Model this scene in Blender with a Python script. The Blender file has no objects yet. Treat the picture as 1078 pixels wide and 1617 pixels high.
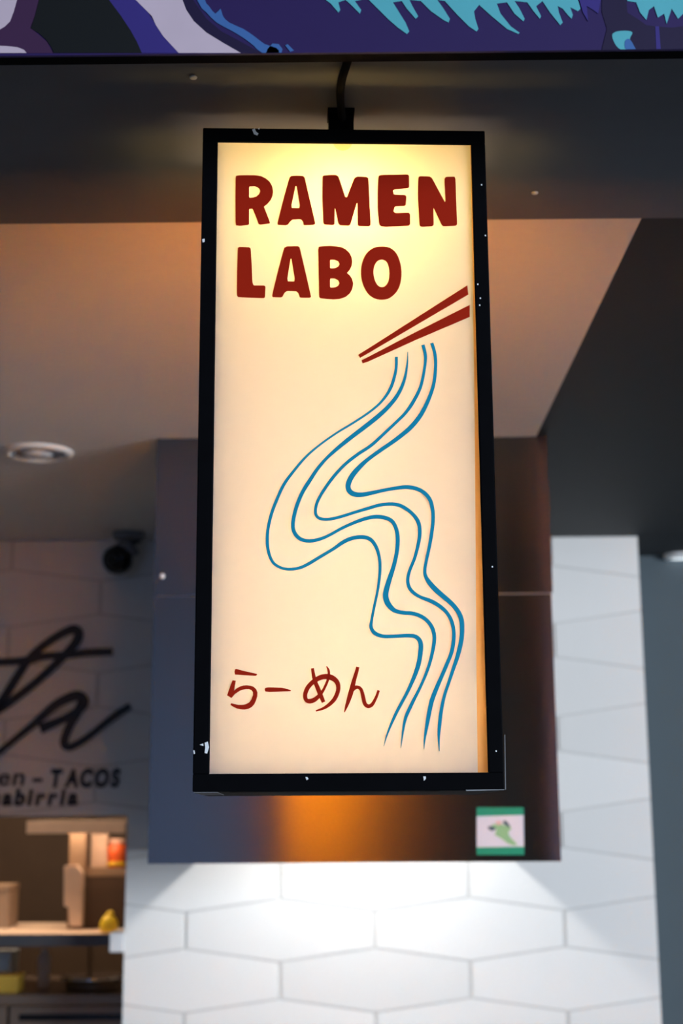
import bpy, bmesh, math, random
from math import radians as R, sin, cos, pi
from mathutils import Vector, Matrix
from mathutils.geometry import tessellate_polygon

S = bpy.context.scene
COL = S.collection
rnd = random.Random(7)

# ------------------------------------------------------------------ camera
CAM_Z = 1.6
FPX = 2246.0                                   # focal length in pixels of the 1078 x 1617 frame
cd = bpy.data.cameras.new('camera')
cd.sensor_fit = 'VERTICAL'
cd.sensor_height = 36.0
cd.lens = FPX / 1617 * 36.0
cd.clip_start, cd.clip_end = 0.05, 100
cd.dof.use_dof = True
cd.dof.focus_distance = 1.455
cd.dof.aperture_fstop = 5.4
cam = bpy.data.objects.new('camera', cd)
COL.objects.link(cam)
CM = Matrix.Translation((0, 0, CAM_Z)) @ Matrix.Rotation(R(0.41), 4, 'Z') @ Matrix.Rotation(R(102), 4, 'X') @ Matrix.Rotation(R(-0.35), 4, 'Z')
cam.matrix_world = CM
S.camera = cam

# ------------------------------------------------------------------ view, world, lights
S.view_settings.view_transform = 'Standard'
S.view_settings.look = 'None'
S.view_settings.exposure = 0.0
S.view_settings.gamma = 1.0
S.view_settings.use_curve_mapping = False
S.cycles.use_denoising = True
S.cycles.max_bounces = 10
S.cycles.diffuse_bounces = 6
S.cycles.sample_clamp_indirect = 0.0

W = bpy.data.worlds.new('world')
S.world = W
W.use_nodes = True
W.node_tree.nodes['Background'].inputs['Color'].default_value = (0.28, 0.46, 0.95, 1)
W.node_tree.nodes['Background'].inputs['Strength'].default_value = 2.3

def area_light(name, loc, target, sx, sy, power, color):
    l = bpy.data.lights.new(name, 'AREA')
    l.shape = 'RECTANGLE'; l.size = sx; l.size_y = sy
    l.energy = power; l.color = color
    o = bpy.data.objects.new(name, l)
    o.location = loc
    o.rotation_euler = (Vector(target) - Vector(loc)).to_track_quat('-Z', 'Y').to_euler()
    COL.objects.link(o)
    return o
# daylight entering through the big glazed shopfront on the right side of the hall
area_light('window_daylight', (6.05, -2.6, 1.95), (0.0, -2.6, 1.95), 4.7, 1.2, 880, (0.86, 0.93, 1.0))
# warm lamp over the kitchen worktop
area_light('kitchen_lamp', (-1.25, 4.36, 2.36), (-1.2, 4.62, 1.2), 0.9, 0.12, 16, (1.0, 0.70, 0.46))

# ------------------------------------------------------------------ helpers
def ray(px, py):
    return (CM.to_3x3() @ Vector(((px - 539) / FPX, (808.5 - py) / FPX, -1.0)))
def at_y(px, py, Y):                            # where a sight line meets the vertical plane y = Y
    d = ray(px, py); return Vector((0, 0, CAM_Z)) + d * (Y / d.y)
def at_z(px, py, Z):
    d = ray(px, py); return Vector((0, 0, CAM_Z)) + d * ((Z - CAM_Z) / d.z)

def link(o, parent=None):
    COL.objects.link(o)
    if parent is not None: o.parent = parent
    return o
def empty(name, loc, label, cat, group=None, rot=(0, 0, 0)):
    o = bpy.data.objects.new(name, None)
    o.empty_display_size = 0.05
    o.location = loc; o.rotation_euler = rot
    tag(o, label, cat, group)
    return link(o)
def tag(o, label=None, cat=None, group=None, kind=None):
    if label: o['label'] = label
    if cat: o['category'] = cat
    if group: o['group'] = group
    if kind: o['kind'] = kind
    return o

class MB:
    """Collects simple solids, then builds ONE mesh object."""
    def __init__(s): s.v = []; s.f = []; s.sm = []
    def add(s, vs, fs, smooth=False):
        n = len(s.v); s.v += [tuple(p) for p in vs]
        s.f += [tuple(i + n for i in f) for f in fs]; s.sm += [smooth] * len(fs)
        return s
    def box(s, a, b):
        x0, y0, z0 = [min(p, q) for p, q in zip(a, b)]; x1, y1, z1 = [max(p, q) for p, q in zip(a, b)]
        return s.add([(x0,y0,z0),(x1,y0,z0),(x1,y1,z0),(x0,y1,z0),(x0,y0,z1),(x1,y0,z1),(x1,y1,z1),(x0,y1,z1)],
                     [(0,3,2,1),(4,5,6,7),(0,1,5,4),(1,2,6,5),(2,3,7,6),(3,0,4,7)])
    def lathe(s, prof, c=(0, 0, 0), n=32, M=None):
        vs = []; fs = []
        for (r, z) in prof:
            for k in range(n):
                a = 2 * pi * k / n; p = Vector((r * cos(a), r * sin(a), z))
                if M is not None: p = M @ p
                vs.append(p + Vector(c))
        for i in range(len(prof) - 1):
            for k in range(n):
                a, b = i * n + k, i * n + (k + 1) % n
                fs.append((a, b, b + n, a + n))
        s.add(vs, fs, True)
        m = len(s.v) - len(vs)
        s.f.append(tuple(m + k for k in reversed(range(n)))); s.sm.append(False)
        s.f.append(tuple(m + (len(prof) - 1) * n + k for k in range(n))); s.sm.append(False)
        return s
    def tube(s, pts, rad, n=10):
        pts = [Vector(p) for p in pts]; rads = rad if isinstance(rad, (list, tuple)) else [rad] * len(pts)
        vs = []; fs = []; up = Vector((0.13, 0.21, 0.97)).normalized()
        for i, p in enumerate(pts):
            t = (pts[min(i + 1, len(pts) - 1)] - pts[max(i - 1, 0)]).normalized()
            a = t.cross(up)
            if a.length < 1e-3: a = t.cross(Vector((1, 0, 0)))
            a.normalize(); b = t.cross(a).normalized()
            for k in range(n):
                q = 2 * pi * k / n; vs.append(p + (a * cos(q) + b * sin(q)) * rads[i])
        for i in range(len(pts) - 1):
            for k in range(n):
                x, y = i * n + k, i * n + (k + 1) % n
                fs.append((x, y, y + n, x + n))
        fs2 = [tuple(reversed(range(n))), tuple((len(pts) - 1) * n + k for k in range(n))]
        s.add(vs, fs, True); m = len(s.v) - len(vs)
        for f in fs2: s.f.append(tuple(i + m for i in f)); s.sm.append(False)
        return s
    def mesh(s, name):
        me = bpy.data.meshes.new(name); me.from_pydata(s.v, [], s.f)
        me.polygons.foreach_set('use_smooth', s.sm)
        bm = bmesh.new(); bm.from_mesh(me); bmesh.ops.recalc_face_normals(bm, faces=bm.faces); bm.to_mesh(me); bm.free()
        me.update(); return me
    def build(s, name, mat, parent=None, bevel=0, label=None):
        me = s.mesh(name); me.materials.append(mat)
        if bevel:
            bm = bmesh.new(); bm.from_mesh(me)
            es = [e for e in bm.edges if len(e.link_faces) == 2 and e.calc_face_angle(0) > 0.6]
            bmesh.ops.bevel(bm, geom=es, offset=bevel, segments=2, profile=0.6, affect='EDGES', clamp_overlap=True)
            bm.to_mesh(me); bm.free()
        o = link(bpy.data.objects.new(name, me), parent)
        if label: o['label'] = label
        return o

def spline(pts, n=8, closed=False):             # Catmull-Rom through tuples of any length
    P = [tuple(p) for p in pts]; out = []; m = len(P)
    for i in range(m if closed else m - 1):
        if closed: p0, p1, p2, p3 = P[(i - 1) % m], P[i], P[(i + 1) % m], P[(i + 2) % m]
        else: p0, p1, p2, p3 = P[max(i - 1, 0)], P[i], P[i + 1], P[min(i + 2, m - 1)]
        for k in range(n):
            t = k / n
            out.append(tuple(0.5 * (2*b + (c - a)*t + (2*a - 5*b + 4*c - d)*t*t + (3*b - a - 3*c + d)*t**3) for a, b, c, d in zip(p0, p1, p2, p3)))
    if not closed: out.append(P[-1])
    return out
def chaikin(loop, q=0.14):
    out = []
    for i, p in enumerate(loop):
        a = loop[i - 1]; b = loop[(i + 1) % len(loop)]
        out.append((p[0] + (a[0] - p[0]) * q, p[1] + (a[1] - p[1]) * q))
        out.append((p[0] + (b[0] - p[0]) * q, p[1] + (b[1] - p[1]) * q))
    return out
def ribbon(pts, n=8):                           # (x, y, width) along a stroke -> outline polygon
    P = spline(pts, n); L = []; Rr = []
    for i, p in enumerate(P):
        a = P[max(i - 1, 0)]; b = P[min(i + 1, len(P) - 1)]
        tx, ty = b[0] - a[0], b[1] - a[1]; l = math.hypot(tx, ty) or 1
        nx, ny = -ty / l, tx / l; w = max(p[2], 0.3) / 2
        L.append((p[0] + nx * w, p[1] + ny * w)); Rr.append((p[0] - nx * w, p[1] - ny * w))
    return L, Rr

def plate(mb, loops, put, depth):
    """A flat piece with outline loops[0] and holes loops[1:]; put(x, y, d) places a point at height d over its carrier."""
    pl = [[Vector((x, y, 0)) for x, y in lp] for lp in loops]
    flat = [(p.x, p.y) for lp in pl for p in lp]
    tris = tessellate_polygon(pl)
    n = len(flat)
    vs = [put(x, y, depth) for x, y in flat] + [put(x, y, 0) for x, y in flat]
    fs = [tuple(t) for t in tris]
    k = 0
    for lp in pl:
        m = len(lp)
        for i in range(m): a, b = k + i, k + (i + 1) % m; fs.append((a, b, b + n, a + n))
        k += m
    mb.add(vs, fs); return mb
def strip(mb, lr, put, depth):
    L, Rr = lr; n = len(L); vs = []
    for h in (depth, 0):
        vs += [put(x, y, h) for x, y in L] + [put(x, y, h) for x, y in Rr]
    fs = []
    for i in range(n - 1):
        fs += [(i, i + 1, n + i + 1, n + i), (i, i + 1, 2*n + i + 1, 2*n + i), (n + i, n + i + 1, 3*n + i + 1, 3*n + i)]
    fs += [(0, n, 3*n, 2*n), (n - 1, 2*n - 1, 4*n - 1, 3*n - 1)]
    mb.add(vs, fs); return mb

# ------------------------------------------------------------------ materials
def srgb(r, g, b):
    f = lambda c: (c / 255 / 12.92) if c / 255 <= 0.04045 else ((c / 255 + 0.055) / 1.055) ** 2.4
    return (f(r), f(g), f(b), 1)
def mat(name, col, rough=0.6, metal=0.0, noise=0.06, scale=30, bump=0.0, spec=0.5, emit=None, coat=0):
    m = bpy.data.materials.new(name); m.use_nodes = True
    nt = m.node_tree; b = nt.nodes['Principled BSDF']
    c = tuple(col) if len(col) == 4 else (*col, 1)
    tc = nt.nodes.new('ShaderNodeTexCoord'); nz = nt.nodes.new('ShaderNodeTexNoise')
    nz.inputs['Scale'].default_value = scale; nz.inputs['Detail'].default_value = 4
    nt.links.new(tc.outputs['Object'], nz.inputs['Vector'])
    mx = nt.nodes.new('ShaderNodeMix'); mx.data_type = 'RGBA'
    mx.inputs[6].default_value = tuple(x * (1 - noise) for x in c[:3]) + (1,)
    mx.inputs[7].default_value = tuple(min(1, x * (1 + noise)) for x in c[:3]) + (1,)
    nt.links.new(nz.outputs['Fac'], mx.inputs[0]); nt.links.new(mx.outputs[2], b.inputs['Base Color'])
    b.inputs['Roughness'].default_value = rough; b.inputs['Metallic'].default_value = metal
    b.inputs['Specular IOR Level'].default_value = spec
    if coat: b.inputs['Coat Weight'].default_value = coat
    if bump:
        bp = nt.nodes.new('ShaderNodeBump'); bp.inputs['Strength'].default_value = bump; bp.inputs['Distance'].default_value = 0.002
        nt.links.new(nz.outputs['Fac'], bp.inputs['Height']); nt.links.new(bp.outputs['Normal'], b.inputs['Normal'])
    if emit:
        b.inputs['Emission Color'].default_value = (*emit[0], 1); b.inputs['Emission Strength'].default_value = emit[1]
    return m
def lamp_mat(name, col, strength):
    m = bpy.data.materials.new(name); m.use_nodes = True; nt = m.node_tree; nt.nodes.clear()
    e = nt.nodes.new('ShaderNodeEmission'); e.inputs[0].default_value = (*col, 1); e.inputs[1].default_value = strength
    o = nt.nodes.new('ShaderNodeOutputMaterial'); nt.links.new(e.outputs[0], o.inputs[0]); return m
def diffuser(name, through, front, share):
    """backlit sheet: transmits the lamps inside, reflects the daylight outside"""
    m = bpy.data.materials.new(name); m.use_nodes = True; nt = m.node_tree; nt.nodes.clear()
    t = nt.nodes.new('ShaderNodeBsdfTranslucent'); t.inputs[0].default_value = (*through, 1)
    d = nt.nodes.new('ShaderNodeBsdfDiffuse'); d.inputs[0].default_value = (*front, 1)
    mx = nt.nodes.new('ShaderNodeMixShader'); mx.inputs[0].default_value = share
    o = nt.nodes.new('ShaderNodeOutputMaterial')
    nt.links.new(d.outputs[0], mx.inputs[1]); nt.links.new(t.outputs[0], mx.inputs[2]); nt.links.new(mx.outputs[0], o.inputs[0]); return m

M = dict(
    white_ceiling=mat('white_ceiling_paint', (0.78, 0.77, 0.76), 0.8, noise=0.03, scale=60, bump=0.05),
    dark_ceiling=mat('dark_ceiling_paint', (0.018, 0.021, 0.026), 0.7, noise=0.1, scale=20),
    soffit=mat('dark_soffit_paint', (0.115, 0.130, 0.170), 0.62, noise=0.1, scale=14),
    grout=mat('tile_grout', (0.70, 0.70, 0.69), 0.9, noise=0.06, scale=80),
    grey_wall=mat('grey_wall_paint', (0.080, 0.108, 0.128), 0.8, noise=0.04, scale=10),
    hall=mat('hall_dark_paint', (0.045, 0.045, 0.050), 0.8),
    floor=mat('floor_concrete', (0.085, 0.08, 0.078), 0.6, noise=0.15, scale=3),
    black=mat('sign_black_paint', (0.002, 0.0024, 0.0036), 0.7, noise=0.3, scale=40, spec=0.03),
    inside=mat('sign_inner_white', (0.86, 0.84, 0.80), 0.7),
    wood=mat('sign_inner_wood', (0.55, 0.30, 0.12), 0.6, noise=0.25, scale=12),
    vinyl_red=mat('vinyl_red', (0.33, 0.015, 0.004), 0.6, noise=0.04, spec=0.08),
    vinyl_blue=mat('vinyl_blue', (0.006, 0.235, 0.40), 0.6, noise=0.04, spec=0.08),
    chip=mat('bare_chip', (0.72, 0.78, 0.85), 0.7),
    bare=mat('worn_edge', (0.20, 0.22, 0.25), 0.7),
    cable=mat('black_cable', (0.006, 0.006, 0.007), 0.9, spec=0.1),
    lettering=mat('black_letter_paint', (0.010, 0.012, 0.016), 0.45),
    steel=mat('plain_steel', (0.42, 0.42, 0.43), 0.35, 1.0, scale=60),
    white_metal=mat('white_trim', (0.75, 0.76, 0.78), 0.35),
    cam_grey=mat('camera_grey', (0.26, 0.27, 0.29), 0.5),
    cam_black=mat('camera_black', (0.006, 0.006, 0.007), 0.2),
    chrome=mat('chrome', (0.75, 0.75, 0.77), 0.12, 1.0, noise=0.02),
    cream=mat('cream_board', (0.75, 0.60, 0.48), 0.6),
    brown=mat('dark_brown_panel', (0.085, 0.055, 0.034), 0.6, noise=0.2, scale=8),
    warm_steel=mat('warm_steel', (0.23, 0.18, 0.145), 0.4, 0.6, scale=20),
    tan=mat('tan_box', (0.30, 0.21, 0.14), 0.7, noise=0.12),
    orange=mat('orange_red', (0.80, 0.14, 0.03), 0.35, noise=0.15, scale=18),
    yellow=mat('bright_yellow', (0.85, 0.62, 0.03), 0.35),
    pale_blue=mat('pale_plastic', (0.42, 0.50, 0.58), 0.4),
    dark_steel=mat('dark_steel', (0.10, 0.105, 0.115), 0.45, 0.6),
    green=mat('sticker_green', (0.0, 0.30, 0.17), 0.5),
    leaf=mat('sticker_leaf', (0.28, 0.55, 0.28), 0.5),
    navy=mat('sticker_navy', (0.03, 0.08, 0.13), 0.5),
    sticker=mat('sticker_white', (0.72, 0.72, 0.82), 0.5),
    pink=mat('sticker_pink', (0.75, 0.50, 0.50), 0.5),
)
# tiles: glazed white with a faint tone per tile
def tile_material():
    m = mat('white_glazed_tile', (0.88, 0.88, 0.87), 0.42, noise=0.015, scale=8)
    nt = m.node_tree; b = nt.nodes['Principled BSDF']
    info = nt.nodes.new('ShaderNodeObjectInfo'); hsv = nt.nodes.new('ShaderNodeHueSaturation')
    mr = nt.nodes.new('ShaderNodeMapRange'); mr.inputs['To Min'].default_value = 0.96; mr.inputs['To Max'].default_value = 1.03
    nt.links.new(info.outputs['Random'], mr.inputs['Value']); nt.links.new(mr.outputs[0], hsv.inputs['Value'])
    src = b.inputs['Base Color'].links[0].from_socket
    nt.links.new(src, hsv.inputs['Color']); nt.links.new(hsv.outputs[0], b.inputs['Base Color'])
    return m
M['tile'] = tile_material()
# brushed steel of the hood: fine horizontal brushing smears reflections vertically
def brushed():
    m = bpy.data.materials.new('brushed_steel'); m.use_nodes = True
    nt = m.node_tree; b = nt.nodes['Principled BSDF']
    b.inputs['Base Color'].default_value = (0.20, 0.175, 0.155, 1); b.inputs['Metallic'].default_value = 1.0
    b.inputs['Roughness'].default_value = 0.27
    b.inputs['Anisotropic'].default_value = 0.88
    tg = nt.nodes.new('ShaderNodeTangent'); tg.direction_type = 'RADIAL'; tg.axis = 'Z'
    nt.links.new(tg.outputs[0], b.inputs['Tangent'])
    b.inputs['Anisotropic Rotation'].default_value = 0.25
    return m
M['brushed'] = brushed()
M['face'] = diffuser('cream_acrylic', (0.88, 0.90, 0.80), (0.42, 0.42, 0.50), 0.5)
M['edge'] = diffuser('edge_glow_amber', (1.0, 0.62, 0.22), (0.62, 0.34, 0.16), 0.5)
M['disc'] = diffuser('silhouette_tint', (0.80, 0.66, 0.42), (0.50, 0.42, 0.30), 0.5)
M['back'] = diffuser('amber_back_acrylic', (1.0, 0.43, 0.012), (0.5, 0.2, 0.05), 0.95)
M['bulb'] = lamp_mat('bulb_glow', (1.0, 0.61, 0.15), 55)
M['tube'] = lamp_mat('strip_glow', (1.0, 0.66, 0.38), 88)
M['hood_lamp'] = lamp_mat('hood_lamp_glow', (1.0, 0.97, 0.92), 265)
M['spot_glow'] = lamp_mat('spot_glow', (0.82, 0.93, 1.0), 1.3)

# ------------------------------------------------------------------ structure
H = 2.4                                         # ceiling height
WY = 4.14                                       # face of the tiled wall
EDGE = -0.645                                   # right side of the kitchen opening
OPEN_TOP = at_y(180, 1288, WY).z
def struct(mb, name, m, parent=None):
    o = mb.build(name, m, parent); o['kind'] = 'structure'; return o

struct(MB().box((-5, -7, -0.1), (6.2, 7.6, 0)), 'floor', M['floor'])
ceiling = struct(MB().box((-5, 1.832, H), (0.402, 7.6, H + 0.1)), 'ceiling', M['white_ceiling'])
struct(MB().box((0.402, 1.832, H), (6.2, 7.6, H + 0.1)), 'ceiling_dark', M['dark_ceiling'])
soffit = struct(MB().box((-5, 1.19, H - 0.001), (6.2, 1.832, H + 0.1)), 'soffit', M['soffit'])
struct(MB().box((-5, -7, 3.6), (6.2, 1.30, 3.7)), 'ceiling_hall', M['hall'])
struct(MB().box((-5, 1.30, H + 0.1), (6.2, 1.40, 3.7)), 'wall_front', M['hall'])
struct(MB().box((-5.1, -7, 0), (-5, 7.6, 3.7)), 'wall_left', M['hall'])
struct(MB().box((6.1, -7, 0), (6.2, -5.0, 3.7)).box((6.1, -0.2, 0), (6.2, 7.6, 3.7)).box((6.1, -5.0, 0), (6.2, -0.2, 1.3)).box((6.1, -5.0, 2.6), (6.2, -0.2, 3.7)), 'wall_side', M['hall'])
# far hall wall behind the viewer with one tall glazed opening to the street
struct(MB().box((-5, -7.1, 0), (-2.6, -7, 3.7)).box((-0.62, -7.1, 0), (6.2, -7, 3.7)).box((-2.6, -7.1, 2.1), (-0.62, -7, 3.7)).box((-2.6, -7.1, 0), (-0.62, -7, 0.3)), 'wall_hall', M['hall'])
struct(MB().box((0.845, 4.475, 0), (6.2, 4.6, H)), 'wall_right', M['grey_wall'])
struct(MB().box((-5, 7.4, 0), (0.845, 7.5, H)), 'wall_kitchen', M['brown'])
wall = struct(MB().box((EDGE, WY + 0.004, 0), (0.845, WY + 0.12, H)).box((0.70, WY + 0.12, 0), (0.845, 7.4, H))
              .box((-5, WY + 0.004, OPEN_TOP), (EDGE, WY + 0.12, H)).box((-5, WY + 0.004, 0), (EDGE, WY + 0.12, 0.92)), 'wall_back', M['grout'])
for p in ((305, 118), (844, 301)):
    c = at_z(p[0], p[1], H)
    MB().lathe([(0.0045, -0.0030), (0.0040, -0.0042), (0.002, -0.0048)], (c.x, c.y, H), 12).build('screw_head', M['white_metal'], soffit)

# elongated hexagon tiles, each a piece of the wall
TW, TP, TS = 0.531, 0.1349, 0.093               # width, row pitch, upright side
RISE = TP - TS
G = 0.0055                                      # half joint
def clip(poly, axis, val, keep_greater):
    out = []
    for i, p in enumerate(poly):
        q = poly[(i + 1) % len(poly)]
        a = (p[axis] - val) * (1 if keep_greater else -1); b = (q[axis] - val) * (1 if keep_greater else -1)
        if a >= 0: out.append(p)
        if a * b < 0:
            t = a / (a - b); out.append((p[0] + (q[0] - p[0]) * t, p[1] + (q[1] - p[1]) * t))
    return out
def tile_mesh(polys):
    mb = MB()
    for poly in polys:
        n = len(poly)
        if n < 3: continue
        # glazed face slightly pillowed at the rim, set proud of the grout
        cx = sum(p[0] for p in poly) / n; cz = sum(p[1] for p in poly) / n
        vs = [(x, 0.0, z) for x, z in poly] + [(x, 0.006, z) for x, z in poly]
        fs = [tuple(range(n))] + [(i, (i + 1) % n, n + (i + 1) % n, n + i) for i in range(n)]
        mb.add(vs, fs)
    me = mb.mesh('tile'); me.materials.append(M['tile']); return me
hexa = [(-TW/2 + G, -TS/2), (0, -TS/2 - RISE + G*1.05), (TW/2 - G, -TS/2), (TW/2 - G, TS/2), (0, TS/2 + RISE - G*1.05), (-TW/2 + G, TS/2)]
full = tile_mesh([hexa])
Z0 = 1.284                                      # centre of the row whose upright joints stand at x = 0.056
for r in range(-10, 10):
    zc = Z0 + r * TP
    x0 = 0.056 + TW / 2 + (TW / 2 if r % 2 else 0)
    for k in range(-5, 3):
        xc = x0 + k * TW
        P = [(x + xc, z + zc) for x, z in hexa]
        Q = clip(clip(P, 1, H - 0.001, False), 0, 0.845, False)
        Q = clip(Q, 0, -2.2, True); Q = clip(Q, 1, 0.0, True)
        if len(Q) < 3: continue
        xs = [p[0] for p in Q]; zs = [p[1] for p in Q]
        if max(xs) - min(xs) < 0.01 or max(zs) - min(zs) < 0.004: continue
        if max(xs) <= EDGE + 1e-6 or min(xs) < EDGE:
            right = clip(Q, 0, EDGE, True); left = clip(Q, 0, EDGE, False)
            up = clip(left, 1, OPEN_TOP, True); low = clip(left, 1, 0.92, False)
            polys = [q for q in (right, up, low) if len(q) >= 3]
        else: polys = [Q]
        polys = [q for q in polys if max(a[0] for a in q) - min(a[0] for a in q) > 0.008 and max(a[1] for a in q) - min(a[1] for a in q) > 0.004]
        if not polys: continue
        whole = len(polys) == 1 and len(polys[0]) == 6 and all(abs(a[0]-b[0]) + abs(a[1]-b[1]) < 1e-6 for a, b in zip(polys[0], P))
        me = full if whole else tile_mesh([[(x - xc, z - zc) for x, z in q] for q in polys])
        o = link(bpy.data.objects.new('tile', me), wall); o.location = (xc, WY, zc)

# ------------------------------------------------------------------ the lit sign
SIGN_Y = 1.424
base = Vector((-0.0045, SIGN_Y, 2.0))
RZ = Matrix.Rotation(R(2.5), 4, 'Z') @ Matrix.Rotation(R(-0.25), 4, 'X')
TOP, BOT, HW, DEP = 0.3283, -0.3778, 0.1532, 0.24
sign_m = Matrix.Translation(base) @ RZ
org = sign_m @ Vector((0, 0, BOT))
sign = empty('lightbox_sign', org, 'glowing cream hanging lightbox with black frame, red lettering, chopsticks and blue noodle lines', 'sign')
sign.rotation_euler = RZ.to_euler()
inv = sign_m.inverted()
def face_uv(px, py):                            # a point of the photographed sign face in the sign's own coordinates
    d = ray(px, py); n = sign_m.to_3x3() @ Vector((0, -1, 0))
    p = Vector((0, 0, CAM_Z)) + d * ((base - Vector((0, 0, CAM_Z))).dot(n) / d.dot(n))
    q = inv @ p; return q.x, q.z
FACE = 0.004                                    # the acrylic sits this far behind the frame front
def on_face(x, z, d): return (x, FACE - d, z - BOT)
def sz(z): return z - BOT                       # local height above the sign's base
IL, IR, IT, IB = -0.1370, 0.1379, 0.3128, -0.3604
def frame_ring(y0, y1):
    bars = {}
    bars['frame_rail'] = [((-HW, y0, sz(IT)), (HW, y1, sz(TOP))), ((-HW, y0, sz(BOT)), (HW, y1, sz(IB)))]
    bars['frame_stile'] = [((-HW, y0, sz(IB)), (IL, y1, sz(IT))), ((IR, y0, sz(IB)), (HW, y1, sz(IT)))]
    return bars
for (y0, y1) in ((0.0, 0.016), (DEP - 0.016, DEP)):
    for nm, bs in frame_ring(y0, y1).items():
        for a, b in bs: MB().box(a, b).build(nm, M['black'], sign, bevel=0.0012)
# side boards: black outside, bare wood / white lining inside
for sx in (-1, 1):
    MB().box((sx * HW, 0.016, 0), (sx * (HW - 0.006), DEP - 0.016, sz(TOP))).build('side_board', M['black'], sign)
    MB().box((sx * (HW - 0.006), 0.016, 0.006), (sx * (HW - 0.008), DEP - 0.016, sz(TOP))).build('lining', M['inside'] if sx < 0 else M['inside'], sign)
MB().box((-HW + 0.006, 0.030, 0.0), (HW - 0.006, DEP - 0.016, 0.006)).build('bottom_board', M['black'], sign)
MB().box((-HW + 0.008, 0.030, 0.0062), (HW - 0.008, DEP - 0.016, 0.008)).build('lining', M['inside'], sign)
for x0, x1 in ((-HW + 0.006, -0.118), (0.092, HW - 0.006)):
    MB().box((x0, 0.016, 0.0), (x1, 0.030, 0.006)).build('corner_block', M['black'], sign)
# top: boards in front, cross bar with the lamp holder, open behind
MB().box((-HW + 0.006, 0.016, sz(TOP) - 0.008), (HW - 0.006, 0.040, sz(TOP))).build('top_board', M['black'], sign)
MB().box((-HW + 0.006, 0.050, sz(TOP) - 0.010), (HW - 0.006, 0.116, sz(TOP) - 0.001)).build('cross_bar', M['black'], sign)
MB().lathe([(0.014, -0.046), (0.016, -0.040), (0.016, -0.012), (0.012, -0.009)], (0, 0.085, sz(TOP)), 20).build('lamp_holder', M['black'], sign)
MB().lathe([(0.004, -0.112), (0.018, -0.106), (0.027, -0.092), (0.028, -0.078), (0.022, -0.062), (0.013, -0.046)], (0, 0.085, sz(TOP)), 20).build('bulb', M['bulb'], sign)
for sx in (-1, 1):
    MB().lathe([(0.006, 0.0), (0.006, 0.42)], (sx * 0.075, 0.170, 0.03), 12).build('light_strip', M['tube'], sign)
    MB().box((sx * 0.075 - 0.030, 0.155, 0.025), (sx * 0.075 + 0.030, 0.157, 0.455)).build('strip_baffle', M['inside'], sign)  # unseen baffle, added to keep direct strip light off the front face
# hanging bracket up to the soffit
bz0, bz1 = sz(TOP) - 0.001, H - org.z - 0.0005
bk = MB().box((-0.0145, 0.088, bz0), (0.0145, 0.112, bz1 - 0.004)).build('hanging_bracket', M['black'], sign, bevel=0.0015)
MB().box((-0.0155, 0.085, bz1 - 0.0045), (0.0155, 0.115, bz1)).build('bracket_plate', M['black'], bk)

# acrylic front: main sheet with a notch for the lamp holder's tinted silhouette and an amber tint for the glow along its right edge
cxn, czn = face_uv(541, 221)
notch = [(cxn + 0.0105 * cos(a), czn + 0.0105 * sin(a)) for a in [pi + i * pi / 14 for i in range(15)]]
strip_in = [face_uv(769 - w, y) if 0 else None for w, y in ()]
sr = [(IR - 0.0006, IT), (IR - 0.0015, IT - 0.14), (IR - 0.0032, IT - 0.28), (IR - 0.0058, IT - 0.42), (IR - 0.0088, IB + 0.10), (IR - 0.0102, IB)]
EPS = 0.002
notch_top = [(x, max(min(z, IT + EPS), -9)) for x, z in notch]
main = [(IL - EPS, IT + EPS)] + [(x, z) for x, z in notch_top] + [(sr[0][0], IT + EPS)] + sr[1:-1] + [(sr[-1][0], IB - EPS), (IL - EPS, IB - EPS)]
main = [main[0], (notch_top[0][0], IT + EPS)] + notch_top[1:-1] + [(notch_top[-1][0], IT + EPS)] + main[1 + len(notch_top):]
def sheet(name, loop, m):
    pl = [Vector((x, z, 0)) for x, z in loop]
    me = bpy.data.meshes.new(name)
    me.from_pydata([on_face(p.x, p.y, 0) for p in pl], [], [tuple(t) for t in tessellate_polygon([pl])])
    me.materials.append(m); return link(bpy.data.objects.new(name, me), sign)
sheet('acrylic_face', main, M['face'])
sheet('edge_glow_tint', [(sr[0][0], IT + EPS)] + sr[1:-1] + [(sr[-1][0], IB - EPS), (IR + EPS, IB - EPS), (IR + EPS, IT + EPS)], M['edge'])  # orange light along the right edge, put into the acrylic's colour
sheet('holder_silhouette', [(notch_top[0][0], IT + EPS)] + notch_top[1:-1] + [(notch_top[-1][0], IT + EPS)], M['disc'])  # dim silhouette of the lamp holder, coloured into the face
bp = bpy.data.meshes.new('back_panel')
bp.from_pydata([(IL - EPS, DEP - 0.008, sz(IB) - EPS), (IR + EPS, DEP - 0.008, sz(IB) - EPS), (IR + EPS, DEP - 0.008, sz(IT) + EPS), (IL - EPS, DEP - 0.008, sz(IT) + EPS)], [], [(0, 1, 2, 3)])
bp.materials.append(M['back']); link(bpy.data.objects.new('back_panel', bp), sign)

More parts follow.
